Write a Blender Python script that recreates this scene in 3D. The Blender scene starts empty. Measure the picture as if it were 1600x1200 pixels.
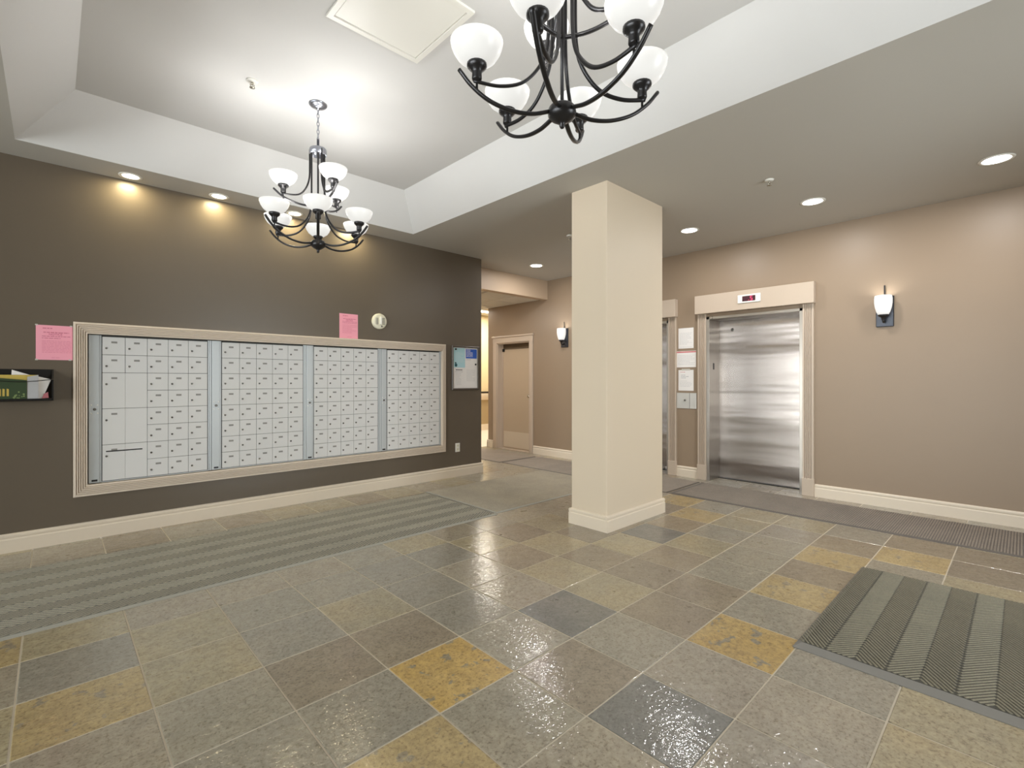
import bpy, bmesh, math, random
from mathutils import Vector, Matrix
random.seed(7)
PI = math.pi
S = bpy.context.scene
COL = S.collection
DAY = (0.94, 0.96, 1.0)

# ------------------------------------------------------------------ camera, world, exposure
FPX, YAW, HOR, CAMH = 758.64, 0.812624, 593.85, 1.32     # from the tile grid, in the 1600x1200 frame
cam_d = bpy.data.cameras.new('camera')
cam_d.sensor_width = 36.0
cam_d.sensor_fit = 'HORIZONTAL'
cam_d.lens = FPX * 36.0 / 1600.0
cam_d.shift_y = -(600 - HOR) / 1600.0
cam_d.clip_start = 0.02
cam = bpy.data.objects.new('camera', cam_d)
COL.objects.link(cam)
cam.location = (0, 0, CAMH)
cam.rotation_euler = (PI / 2, 0, YAW - PI / 2)
S.camera = cam

world = bpy.data.worlds.new('overcast_sky')
S.world = world
world.use_nodes = True
wbg = world.node_tree.nodes['Background']
wbg.inputs['Color'].default_value = (*DAY, 1)
wbg.inputs['Strength'].default_value = 13.5

S.view_settings.view_transform = 'Standard'
S.view_settings.look = 'None'
S.view_settings.gamma = 1.0
S.view_settings.use_curve_mapping = False
S.view_settings.exposure = 0.25
S.cycles.use_denoising = True
S.cycles.max_bounces = 10
S.cycles.diffuse_bounces = 6
S.cycles.glossy_bounces = 4
S.cycles.transparent_max_bounces = 8
S.cycles.sample_clamp_indirect = 6.0
S.cycles.caustics_reflective = False
S.cycles.caustics_refractive = False

BULB_W, SPOT_W, WALLSPOT_W, SCONCE_W = 3.3, 13.5, 3.8, 1.3
SHADE_E = 0.50

# room dimensions (metres), camera stands at x = 0, y = 0
XW, YM, ZC = 6.28, 5.35, 3.05          # elevator wall, mailbox wall, low ceiling
XL, YB = -6.0, -2.6                    # glazed walls behind the camera
XE = 4.46                              # free end of the mailbox wall
YH = 5.73                              # header over the passage
YD = 7.315                             # end of the elevator wall in the passage
ZP = 2.735                             # passage ceiling
YF = 9.8                               # far wall of the side corridor
G = 0.409
GX, GY = 1.116, 2.821

# daylight through the two glazed walls: sampling portals set in the openings
def portal(x, y, z, rot, sx, sy):
    l = bpy.data.lights.new('sky_portal', 'AREA')
    l.shape = 'RECTANGLE'; l.size = sx; l.size_y = sy
    l.cycles.is_portal = True
    o = bpy.data.objects.new('sky_portal', l); COL.objects.link(o)
    o.location = (x, y, z); o.rotation_euler = rot
portal(XL - 0.16, 1.3, 1.42, (0, -PI / 2, 0), 2.5, 7.2)
portal(3.5, YB - 0.16, 1.42, (PI / 2, 0, 0), 1.8, 2.5)

# ------------------------------------------------------------------ materials
def lin(c):
    return tuple(((v / 255) / 12.92 if v / 255 <= 0.04045 else ((v / 255 + 0.055) / 1.055) ** 2.4) for v in c)
MAT = {}
def new_mat(name):
    m = bpy.data.materials.new(name); m.use_nodes = True
    nt = m.node_tree
    p = nt.nodes['Principled BSDF']
    MAT[name] = m
    return m, nt, p
def node(nt, t, **kw):
    n = nt.nodes.new(t)
    for k, v in kw.items(): setattr(n, k, v)
    return n
def noise(nt, vec, scale, detail=4, rough=0.55):
    n = node(nt, 'ShaderNodeTexNoise')
    n.inputs['Scale'].default_value = scale; n.inputs['Detail'].default_value = detail; n.inputs['Roughness'].default_value = rough
    if vec is not None: nt.links.new(vec, n.inputs['Vector'])
    return n.outputs['Fac']
def ramp(nt, fac, stops, interp='LINEAR'):
    r = node(nt, 'ShaderNodeValToRGB'); r.color_ramp.interpolation = interp
    e = r.color_ramp.elements
    while len(e) < len(stops): e.new(0.5)
    for el, (pos, c) in zip(e, stops):
        el.position = pos; el.color = (*c, 1) if len(c) == 3 else c
    nt.links.new(fac, r.inputs['Fac'])
    return r.outputs['Color']
def mixc(nt, fac, a, b):
    m = node(nt, 'ShaderNodeMix', data_type='RGBA')
    if isinstance(fac, (int, float)): m.inputs[0].default_value = fac
    else: nt.links.new(fac, m.inputs[0])
    for i, v in ((6, a), (7, b)):
        if isinstance(v, tuple): m.inputs[i].default_value = (*v, 1)
        else: nt.links.new(v, m.inputs[i])
    return m.outputs[2]
def maprange(nt, fac, a, b, c, d):
    m = node(nt, 'ShaderNodeMapRange'); nt.links.new(fac, m.inputs[0])
    for i, v in enumerate((a, b, c, d)): m.inputs[i + 1].default_value = v
    return m.outputs[0]
def bump(nt, h, strength, dist, p, coat=False):
    b = node(nt, 'ShaderNodeBump'); b.inputs['Strength'].default_value = strength; b.inputs['Distance'].default_value = dist
    nt.links.new(h, b.inputs['Height']); nt.links.new(b.outputs['Normal'], p.inputs['Normal'])
    if coat: nt.links.new(b.outputs['Normal'], p.inputs['Coat Normal'])
def pos(nt):
    return node(nt, 'ShaderNodeNewGeometry').outputs['Position']

def paint(name, rgb, rough=0.55, vary=0.04, orange=0.15, metallic=0.0, spec=0.4):
    m, nt, p = new_mat(name)
    c = lin(rgb)
    P = pos(nt)
    f = noise(nt, P, 2.2, 5)
    col = mixc(nt, f, tuple(v * (1 - vary) for v in c), tuple(min(1, v * (1 + vary)) for v in c))
    nt.links.new(col, p.inputs['Base Color'])
    p.inputs['Roughness'].default_value = rough
    p.inputs['Metallic'].default_value = metallic
    p.inputs['Specular IOR Level'].default_value = spec
    if orange:
        bump(nt, noise(nt, P, 260, 2), orange, 0.0012, p)
    return m
paint('mail_wall_paint', (101, 91, 78), 0.34, 0.05, 0.12, spec=0.4)
paint('tan_wall_paint', (148, 129, 108), 0.42, 0.03, 0.12)
paint('column_paint', (213, 198, 176), 0.5, 0.015, 0.1)
paint('casing_paint', (190, 174, 156), 0.4, 0.015, 0.0)
paint('trim_paint', (220, 207, 188), 0.36, 0.015, 0.0)
paint('surround_paint', (216, 202, 185), 0.42, 0.02, 0.0)
paint('ceiling_paint', (210, 209, 207), 0.8, 0.015, 0.3, spec=0.2)
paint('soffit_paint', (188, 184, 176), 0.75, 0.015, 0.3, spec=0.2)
paint('header_paint', (182, 160, 136), 0.5, 0.02, 0.1)
paint('corridor_paint', (214, 196, 156), 0.5, 0.02, 0.1)
paint('corridor_lower_paint', (162, 142, 108), 0.5, 0.02, 0.1)
paint('corridor_carpet', (214, 204, 186), 0.9, 0.04, 0.4)
paint('panel_ceiling', (205, 200, 190), 0.8, 0.02, 0.3)
paint('mailbox_paint', (219, 218, 216), 0.5, 0.01, 0.04, spec=0.3)
paint('mailbox_panel_paint', (190, 194, 195), 0.42, 0.02, 0.0, metallic=0.2)
paint('mailbox_gap', (58, 58, 56), 0.6, 0.02, 0.0)
paint('plate_grey', (140, 138, 133), 0.5, 0.05, 0.0)
paint('lock_metal', (120, 118, 114), 0.25, 0.02, 0.0, metallic=0.9)
paint('white_plastic', (232, 230, 222), 0.35, 0.01, 0.0)
paint('cream_plastic', (226, 222, 200), 0.4, 0.01, 0.0)
paint('grey_plastic', (120, 118, 110), 0.45, 0.02, 0.0)
paint('black_plastic', (24, 24, 24), 0.3, 0.02, 0.0)
paint('black_rubber', (100, 94, 88), 0.55, 0.05, 0.2)
paint('pale_rubber', (160, 158, 149), 0.6, 0.05, 0.2)
paint('grey_rubber', (122, 120, 114), 0.5, 0.05, 0.2)
paint('fixture_metal', (58, 57, 58), 0.34, 0.03, 0.0, metallic=0.75, spec=0.6)
paint('lamplit_metal', (150, 152, 160), 0.28, 0.02, 0.0, metallic=0.85)  # chandelier top: silver grey of the lamp light put into the metal colour
paint('sconce_metal', (70, 72, 78), 0.32, 0.03, 0.0, metallic=0.7)
paint('brass_grey', (176, 170, 158), 0.25, 0.02, 0.0, metallic=0.9)
paint('door_paint', (186, 168, 144), 0.42, 0.015, 0.0)
paint('transom_paint', (104, 90, 72), 0.5, 0.02, 0.0)
paint('kick_plate_paint', (206, 193, 172), 0.35, 0.015, 0.0)
paint('white_paper', (236, 233, 230), 0.8, 0.01, 0.0)
paint('pink_paper', (246, 168, 186), 0.8, 0.02, 0.0)
paint('pink_ink', (190, 88, 112), 0.8, 0.0, 0.0)
paint('pale_pink_ink', (220, 130, 148), 0.8, 0.0, 0.0)
paint('grey_ink', (176, 176, 178), 0.8, 0.0, 0.0)
paint('dark_ink', (70, 70, 76), 0.8, 0.0, 0.0)
paint('red_ink', (205, 110, 112), 0.8, 0.0, 0.0)
paint('aqua_paper', (176, 214, 222), 0.8, 0.05, 0.0)
paint('blue_print', (52, 96, 190), 0.7, 0.05, 0.0)
paint('teal_ink', (44, 92, 100), 0.8, 0.0, 0.0)
paint('tape', (200, 196, 186), 0.3, 0.02, 0.0)
paint('board_frame', (84, 75, 66), 0.35, 0.1, 0.0)
paint('green_print', (56, 72, 48), 0.35, 0.25, 0.0)
paint('yellow_print', (192, 168, 84), 0.4, 0.08, 0.0)
paint('olive_print', (128, 146, 92), 0.5, 0.2, 0.0)
paint('red_print', (176, 104, 110), 0.5, 0.1, 0.0)
paint('grout', (202, 192, 174), 0.85, 0.06, 0.3)

def slate(name, c1, c2, c3, spots=None):
    m, nt, p = new_mat(name)
    g = node(nt, 'ShaderNodeNewGeometry')
    oi = node(nt, 'ShaderNodeObjectInfo')
    k = node(nt, 'ShaderNodeVectorMath', operation='SCALE'); k.inputs[0].default_value = (37, 61, 17)
    nt.links.new(oi.outputs['Random'], k.inputs['Scale'])
    ad = node(nt, 'ShaderNodeVectorMath', operation='ADD')
    nt.links.new(g.outputs['Position'], ad.inputs[0]); nt.links.new(k.outputs[0], ad.inputs[1])
    V = ad.outputs[0]
    a = noise(nt, V, 5.0, 6, 0.6)
    b = noise(nt, V, 2.4, 4, 0.5)
    f = noise(nt, V, 30, 10, 0.8)
    col = mixc(nt, maprange(nt, a, .3, .7, 0, 1), lin(c1), lin(c2))
    col = mixc(nt, maprange(nt, b, .48, .68, 0, .8), col, lin(c3))
    if spots:
        s = noise(nt, V, 13, 3, 0.6)
        col = mixc(nt, maprange(nt, s, .60, .64, 0, .85), col, lin(spots))
    dk = node(nt, 'ShaderNodeMix', data_type='RGBA', blend_type='MULTIPLY'); dk.inputs[0].default_value = .55
    nt.links.new(col, dk.inputs[6])
    nt.links.new(ramp(nt, f, [(.38, (.52, .50, .48)), (.58, (1.12, 1.12, 1.12))]), dk.inputs[7])
    hv = node(nt, 'ShaderNodeMix', data_type='RGBA', blend_type='MULTIPLY'); hv.inputs[0].default_value = 1
    nt.links.new(dk.outputs[2], hv.inputs[6])
    nt.links.new(ramp(nt, oi.outputs['Random'], [(0, (.9, .9, .92)), (1, (1.06, 1.04, 1.0))]), hv.inputs[7])
    fl = noise(nt, V, 75, 4, 0.65)
    gr = node(nt, 'ShaderNodeMix', data_type='RGBA', blend_type='MULTIPLY'); gr.inputs[0].default_value = 1
    nt.links.new(hv.outputs[2], gr.inputs[6])
    nt.links.new(ramp(nt, fl, [(.36, (.60, .56, .52)), (.47, (1, 1, 1)), (.60, (1.0, 1.0, 1.0)), (.72, (1.16, 1.15, 1.12))]), gr.inputs[7])
    nt.links.new(gr.outputs[2], p.inputs['Base Color'])
    nt.links.new(maprange(nt, noise(nt, V, 9, 5), .3, .7, .26, .46), p.inputs['Roughness'])
    p.inputs['Specular IOR Level'].default_value = 0.5
    p.inputs['Coat Weight'].default_value = 0.7
    p.inputs['Coat Roughness'].default_value = 0.05
    mp = node(nt, 'ShaderNodeMapping'); mp.inputs['Scale'].default_value = (1, 1.6, 1); nt.links.new(V, mp.inputs[0])
    h1 = noise(nt, mp.outputs[0], 22, 5, 0.55)
    h2 = noise(nt, mp.outputs[0], 5, 2, 0.5)
    hm = node(nt, 'ShaderNodeMath', operation='MULTIPLY_ADD'); nt.links.new(h2, hm.inputs[0]); hm.inputs[1].default_value = 1.6; nt.links.new(h1, hm.inputs[2])
    bump(nt, hm.outputs[0], 0.42, 0.005, p)
    cb = node(nt, 'ShaderNodeBump'); cb.inputs['Strength'].default_value = 0.6; cb.inputs['Distance'].default_value = 0.004
    nt.links.new(noise(nt, mp.outputs[0], 30, 3, 0.5), cb.inputs['Height']); nt.links.new(cb.outputs['Normal'], p.inputs['Coat Normal'])
    return m
slate('slate_grey', (159, 153, 137), (150, 145, 130), (163, 155, 137))
slate('slate_beige', (167, 158, 139), (158, 150, 133), (155, 144, 126))
slate('slate_brown', (155, 143, 122), (145, 134, 115), (142, 130, 112))
slate('slate_olive', (171, 160, 130), (163, 154, 129), (177, 161, 125))
slate('slate_ochre', (185, 164, 117), (175, 155, 113), (189, 170, 126), (150, 142, 123))
slate('slate_gold', (196, 165, 98), (184, 155, 94), (198, 171, 113), (140, 136, 121))
slate('slate_dark', (120, 120, 115), (110, 111, 107), (127, 125, 118))

def carpet(name, c1, c2, scale=220):
    m, nt, p = new_mat(name)
    P = pos(nt)
    f = noise(nt, P, scale, 3, 0.7)
    b = noise(nt, P, 3.0, 4, 0.6)
    s = noise(nt, P, scale * .22, 4, 0.7)
    col = mixc(nt, maprange(nt, f, .35, .65, 0, 1), lin(c1), lin(c2))
    col = mixc(nt, maprange(nt, s, .45, .62, 0, .45), col, lin(tuple(v * .8 for v in c1)))
    mu = node(nt, 'ShaderNodeMix', data_type='RGBA', blend_type='MULTIPLY'); mu.inputs[0].default_value = 1
    nt.links.new(col, mu.inputs[6]); nt.links.new(ramp(nt, b, [(.3, (.86, .86, .86)), (.7, (1.06, 1.05, 1.03))]), mu.inputs[7])
    nt.links.new(mu.outputs[2], p.inputs['Base Color'])
    p.inputs['Roughness'].default_value = 0.95
    p.inputs['Specular IOR Level'].default_value = 0.1
    p.inputs['Sheen Weight'].default_value = 0.15
    bump(nt, f, 0.8, 0.003, p)
    return m
carpet('mat_rib_olive', (146, 140, 121), (124, 118, 100), 330)
carpet('mat_groove_olive', (80, 77, 67), (66, 64, 56), 300)
carpet('mat_rib_grey', (172, 166, 148), (150, 145, 130), 300)
carpet('mat_groove_grey', (124, 122, 112), (106, 105, 97), 300)
carpet('mat_speckle', (182, 172, 152), (134, 126, 109), 120)
carpet('mat_brown', (156, 144, 130), (138, 128, 116), 220)
carpet('mat_groove_brown', (118, 110, 102), (102, 95, 90), 260)

def steel(name, base, rough, wav, aniso):
    m, nt, p = new_mat(name)
    p.inputs['Base Color'].default_value = (*lin(base), 1)
    p.inputs['Metallic'].default_value = 1.0
    P = pos(nt)
    p.inputs['Roughness'].default_value = rough
    p.inputs['Anisotropic'].default_value = aniso
    t = node(nt, 'ShaderNodeTangent', direction_type='RADIAL', axis='Z')
    nt.links.new(t.outputs[0], p.inputs['Tangent'])
    mp2 = node(nt, 'ShaderNodeMapping'); mp2.inputs['Scale'].default_value = (.25, .25, 2.4); nt.links.new(P, mp2.inputs[0])
    if wav: bump(nt, noise(nt, mp2.outputs[0], 1.7, 2, .4), wav, 0.05, p)
    return m
steel('brushed_steel', (166, 158, 152), 0.27, 0.3, 0.85)
steel('jamb_steel', (168, 161, 152), 0.34, 0.0, 0.5)
steel('plate_steel', (205, 200, 192), 0.3, 0.3, 0.4)

def emit(name, rgb, e, base=(235, 235, 232), rough=0.3):
    m, nt, p = new_mat(name)
    p.inputs['Base Color'].default_value = (*lin(base), 1)
    p.inputs['Roughness'].default_value = rough
    p.inputs['Emission Color'].default_value = (*rgb, 1)
    p.inputs['Emission Strength'].default_value = e
    return m
emit('lit_shade', (1.0, .985, .95), SHADE_E, (176, 176, 173))
emit('lit_sconce', (1.0, .98, .95), 0.55, (176, 176, 173))
emit('lit_lens', (1.0, .98, .95), 9.0)
emit('lit_lens_warm', (1.0, .93, .76), 7.0)
emit('lit_panel', (1.0, .95, .84), 4.0)
emit('red_led', (1.0, .06, .16), 2.2, (60, 10, 20))
emit('display_glass', (.35, .02, .08), 0.12, (40, 26, 32))
def glass():
    m, nt, p = new_mat('window_glass')
    nt.nodes.remove(p)
    out = nt.nodes['Material Output']
    tr = node(nt, 'ShaderNodeBsdfTransparent'); gl = node(nt, 'ShaderNodeBsdfGlossy'); gl.inputs['Roughness'].default_value = .02
    fr = node(nt, 'ShaderNodeFresnel'); mx = node(nt, 'ShaderNodeMixShader')
    tr.inputs['Color'].default_value = (.94, .96, .95, 1)
    nt.links.new(fr.outputs[0], mx.inputs[0]); nt.links.new(tr.outputs[0], mx.inputs[1]); nt.links.new(gl.outputs[0], mx.inputs[2])
    nt.links.new(mx.outputs[0], out.inputs['Surface'])
glass()

# ------------------------------------------------------------------ mesh helpers
W = {}      # world position of each object's origin
class MB:
    """collects faces for one mesh object, in world coordinates"""
    def __init__(s): s.v = []; s.f = []; s.sm = []
    def add(s, vs, fs, smooth=False):
        o = len(s.v); s.v += [tuple(p) for p in vs]
        s.f += [tuple(i + o for i in f) for f in fs]; s.sm += [smooth] * len(fs); return s
    def box(s, x0, x1, y0, y1, z0, z1, c=0.0):
        if x0 > x1: x0, x1 = x1, x0
        if y0 > y1: y0, y1 = y1, y0
        if z0 > z1: z0, z1 = z1, z0
        if c <= 0:
            vs = [(x, y, z) for z in (z0, z1) for y in (y0, y1) for x in (x0, x1)]
            return s.add(vs, [(0, 2, 3, 1), (4, 5, 7, 6), (0, 1, 5, 4), (2, 6, 7, 3), (0, 4, 6, 2), (1, 3, 7, 5)])
        bm = bmesh.new(); bmesh.ops.create_cube(bm, size=1)
        for q in bm.verts: q.co = Vector(((x0 + x1) / 2 + q.co.x * (x1 - x0), (y0 + y1) / 2 + q.co.y * (y1 - y0), (z0 + z1) / 2 + q.co.z * (z1 - z0)))
        bmesh.ops.bevel(bm, geom=bm.edges[:], offset=c, segments=1, affect='EDGES')
        bm.verts.index_update()
        s.add([q.co[:] for q in bm.verts], [[q.index for q in f.verts] for f in bm.faces]); bm.free(); return s
    def lathe(s, prof, cx, cy, cz, n=24, smooth=True, closed=False):
        vs = []; fs = []
        for r, z in prof:
            for k in range(n):
                a = 2 * PI * k / n; vs.append((cx + r * math.cos(a), cy + r * math.sin(a), cz + z))
        for i in range(len(prof) - 1):
            for k in range(n):
                fs.append((i * n + k, i * n + (k + 1) % n, (i + 1) * n + (k + 1) % n, (i + 1) * n + k))
        if prof[0][0] > 1e-6 and not closed: fs.append(tuple(range(n))[::-1])
        if prof[-1][0] > 1e-6 and not closed: fs.append(tuple((len(prof) - 1) * n + k for k in range(n)))
        return s.add(vs, fs, smooth)
    def disc_y(s, cx, cy, cz, prof, n=20, smooth=True):
        """lathe about an axis along y: prof of (r, dy); dy grows towards -y (into the room)"""
        vs = []; fs = []
        for r, d in prof:
            for k in range(n):
                a = 2 * PI * k / n; vs.append((cx + r * math.cos(a), cy - d, cz + r * math.sin(a)))
        for i in range(len(prof) - 1):
            for k in range(n):
                fs.append((i * n + k, i * n + (k + 1) % n, (i + 1) * n + (k + 1) % n, (i + 1) * n + k))
        fs.append(tuple((len(prof) - 1) * n + k for k in range(n)))
        return s.add(vs, fs, smooth)
    def disc_x(s, cx, cy, cz, prof, n=20, smooth=True):
        b = MB(); b.disc_y(0, 0, 0, prof, n, smooth)
        return s.add([(cx + y, cy - x, cz + z) for x, y, z in b.v], b.f, smooth)
    def tube(s, pts, r, n=8, flat=None):
        pts = [Vector(p) for p in pts]; vs = []; fs = []
        up = None
        for i, p in enumerate(pts):
            t = (pts[min(i + 1, len(pts) - 1)] - pts[max(i - 1, 0)]).normalized()
            if up is None:
                up = Vector((0, 0, 1)) if abs(t.z) < .9 else Vector((1, 0, 0))
            a = t.cross(up).normalized(); b = a.cross(t).normalized(); up = b
            rr = r[i] if isinstance(r, (list, tuple)) else r
            for k in range(n):
                th = 2 * PI * k / n
                vs.append(p + a * (rr * math.cos(th)) + b * (rr * (flat or 1) * math.sin(th)))
        for i in range(len(pts) - 1):
            for k in range(n):
                fs.append((i * n + k, i * n + (k + 1) % n, (i + 1) * n + (k + 1) % n, (i + 1) * n + k))
        fs.append(tuple(range(n))[::-1]); fs.append(tuple((len(pts) - 1) * n + k for k in range(n)))
        return s.add(vs, fs, True)
    def quad(s, a, b, c, d): return s.add([a, b, c, d], [(0, 1, 2, 3)])
    def prof_along(s, prof, A, B, out):
        """sweep a (d, z) profile from A to B on the floor plan; d is the distance from the wall along `out`"""
        n = len(prof); vs = []
        for P in (A, B):
            for d, z in prof: vs.append((P[0] + out[0] * d, P[1] + out[1] * d, z))
        fs = [(i, (i + 1) % n, n + (i + 1) % n, n + i) for i in range(n)]
        fs += [tuple(range(n))[::-1], tuple(range(n, 2 * n))]
        return s.add(vs, fs)
    def build(s, name, mat, parent=None, at=None):
        if not s.v: return None
        me = bpy.data.meshes.new(name)
        if at is None:
            xs = [p[0] for p in s.v]; ys = [p[1] for p in s.v]; zs = [p[2] for p in s.v]
            at = Vector(((min(xs) + max(xs)) / 2, (min(ys) + max(ys)) / 2, min(zs)))
        at = Vector(at)
        me.from_pydata([(p[0] - at.x, p[1] - at.y, p[2] - at.z) for p in s.v], [], s.f)
        me.polygons.foreach_set('use_smooth', s.sm)
        me.materials.append(MAT[mat])
        bm = bmesh.new(); bm.from_mesh(me); bmesh.ops.recalc_face_normals(bm, faces=bm.faces[:]); bm.to_mesh(me); bm.free()
        me.update()
        return place(bpy.data.objects.new(name, me), at, parent)
def place(o, at, parent=None):
    COL.objects.link(o)
    W[o.name] = Vector(at)
    if parent is not None:
        o.parent = parent; o.location = Vector(at) - W[parent.name]
    else: o.location = at
    return o
def tag(o, label=None, cat=None, group=None, kind=None):
    if label: o['label'] = label
    if cat: o['category'] = cat
    if group: o['group'] = group
    if kind: o['kind'] = kind
    return o
def thing(name, at, label, cat, group=None, kind=None):
    e = bpy.data.objects.new(name, None); e.empty_display_size = .1
    place(e, at); return tag(e, label, cat, group, kind)
def share(mesh_obj, name, at, parent):
    return place(bpy.data.objects.new(name, mesh_obj.data), at, parent)
def copy_tree(o, parent=None):
    c = o.copy(); COL.objects.link(c); c.parent = parent
    W[c.name] = W[o.name].copy()
    for ch in list(o.children): copy_tree(ch, c)
    return c
def text_mesh(name, body, size, mat, parent, at, rot, extrude=0.0004):
    cu = bpy.data.curves.new(name, 'FONT'); cu.body = body; cu.size = size; cu.extrude = extrude
    cu.align_x = 'CENTER'; cu.align_y = 'CENTER'
    t = bpy.data.objects.new(name + '_tmp', cu); COL.objects.link(t)
    dg = bpy.context.evaluated_depsgraph_get()
    me = bpy.data.meshes.new_from_object(t.evaluated_get(dg))
    bpy.data.objects.remove(t); me.materials.clear(); me.materials.append(MAT[mat])
    me.transform(Matrix.Rotation(rot[2], 4, 'Z') @ Matrix.Rotation(rot[0], 4, 'X'))
    o = bpy.data.objects.new(name, me)
    return place(o, at, parent)

# ------------------------------------------------------------------ structure: walls
def wall(name, boxes, mat, label):
    m = MB()
    for b in boxes: m.box(*b)
    return tag(m.build(name, mat), label, 'wall', kind='structure')
OX0, OX1, OZ0, OZ1 = 0.19, 3.79, 0.43, 1.725         # recess for the mailboxes
TH = 0.16
wall('wall_left', [(XL - .14, OX0, YM, YM + TH, 0, 3.5), (OX1, XE, YM, YM + TH, 0, 3.5),
                   (OX0, OX1, YM, YM + TH, 0, OZ0), (OX0, OX1, YM, YM + TH, OZ1, 3.5), (OX0, OX1, YM + .1, YM + TH, OZ0, OZ1)],
     'mail_wall_paint', 'dark brown painted wall behind the recessed mailboxes')
E1 = (1.775, 2.865); E2 = (3.445, 4.535); EZ = 2.15; EXD = 6.60
D0, D1, DZ = 6.165, 7.045, 2.03
XT = XW + 0.46
wall('wall_right', [(XW, XT, YB - .14, E1[0], 0, 3.5), (XW, XT, E1[1], E2[0], 0, 3.5), (XW, XT, E2[1], D0, 0, 3.5),
                    (XW, XT, E1[0], E1[1], EZ, 3.5), (XW, XT, E2[0], E2[1], EZ, 3.5), (XW, XT, D0, D1, DZ, 3.5), (XW, XT, D1, YD, 0, 3.5),
                    (XT - .08, XT, E1[0], E1[1], 0, EZ), (XT - .08, XT, E2[0], E2[1], 0, EZ), (XT - .2, XT, D0, D1, 0, DZ)],
     'tan_wall_paint', 'warm tan painted wall with the elevator doors')
wall('wall_passage', [(XE - .12, XE, YM + TH, YD + .1, 0, 3.5), (XE - 1.8, XE - .12, YD - .02, YD + .1, 0, 3.5)], 'tan_wall_paint', 'tan wall on the far side of the passage beside the mailroom')
m = MB().box(XE - .12, XW, YH, YH + .13, ZP - .012, ZC + .02)
tag(m.build('wall_header', 'header_paint'), 'tan header beam crossing above the passage opening', 'wall', kind='structure')
fw_ = wall('wall_far', [(2.6, 11.0, YF, YF + .12, 1.0, 3.3)], 'corridor_paint', 'pale yellow corridor wall seen past the passage')
MB().box(2.6, 11.0, YF - .004, YF + .12, 0, 1.0).build('lower_wall', 'corridor_lower_paint', fw_)
MB().box(2.6, 11.0, YF - .03, YF, 0, .16).build('baseboard', 'trim_paint', fw_)
wall('wall_corridor_end', [(11.0, 11.12, YD, YF + .12, 0, 3.3), (2.48, 2.6, YD, YF + .12, 0, 3.3), (XT, 11.0, YD - .12, YD, 0, 3.3)], 'corridor_paint', 'pale yellow end walls of the side corridor')
hr = thing('handrail', (7, YF - .06, .9), 'dark rail on a cream backing board along the corridor wall', 'handrail')
MB().tube([(2.7, YF - .085, 1.0), (10.9, YF - .085, 1.0)], .024, 10).build('rail', 'black_plastic', hr)
MB().box(2.7, 10.9, YF - .03, YF - .004, .80, .96, .004).build('backing_board', 'trim_paint', hr)
for k in range(7): MB().box(3.2 + k * 1.2, 3.22 + k * 1.2, YF - .085, YF - .02, .955, .985).build('bracket', 'black_plastic', hr)

# glazed walls behind the camera
def glazed(axis, name, wname, label, a0, a1, w0, w1):
    """axis 'x': wall at x = XL running along y; axis 'y': wall at y = YB running along x"""
    def B(m, p0, p1, d0, d1, z0, z1):
        if axis == 'x': m.box(XL - d1, XL - d0, p0, p1, z0, z1)
        else: m.box(p0, p1, YB - d1, YB - d0, z0, z1)
    m = MB(); B(m, a0, w0, 0, .14, 0, 3.5); B(m, w1, a1, 0, .14, 0, 3.5); B(m, w0, w1, 0, .14, 2.66, 3.5); B(m, w0, w1, 0, .14, 0, .16)
    tag(m.build(wname, 'tan_wall_paint'), 'tan wall around ' + label, 'wall', kind='structure')
    c = XL if axis == 'x' else (w0 + w1) / 2
    root = thing(name, (XL if axis == 'x' else (w0 + w1) / 2, (w0 + w1) / 2 if axis == 'x' else YB, .16), label, 'window', kind='structure')
    n = max(2, round((w1 - w0) / 1.2)); st = (w1 - w0) / n
    for k in range(n + 1):
        p = w0 + k * st; p0, p1 = max(w0, p - .03), min(w1, p + .03)
        f = MB(); B(f, p0, p1, .03, .11, .16, 2.66); f.build('mullion', 'sconce_metal', root)
    for z0, z1 in ((.16, .24), (.98, 1.06), (2.05, 2.13), (2.58, 2.66)):
        f = MB(); B(f, w0, w1, .035, .105, z0, z1); f.build('transom', 'sconce_metal', root)
    for k in range(n):
        for z0, z1 in ((.24, .98), (1.06, 2.05), (2.13, 2.58)):
            g = MB(); B(g, w0 + k * st + .03, w0 + (k + 1) * st - .03, .066, .074, z0, z1); g.build('pane', 'window_glass', root)
glazed('x', 'window_1', 'wall_back', 'tall storefront window of clear panes in dark frames', YB - .14, YM, -2.3, 4.9)
glazed('y', 'window_2', 'wall_front', 'entrance glazing of clear panes facing the doormat', XL, XW, 2.6, 4.4)

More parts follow.
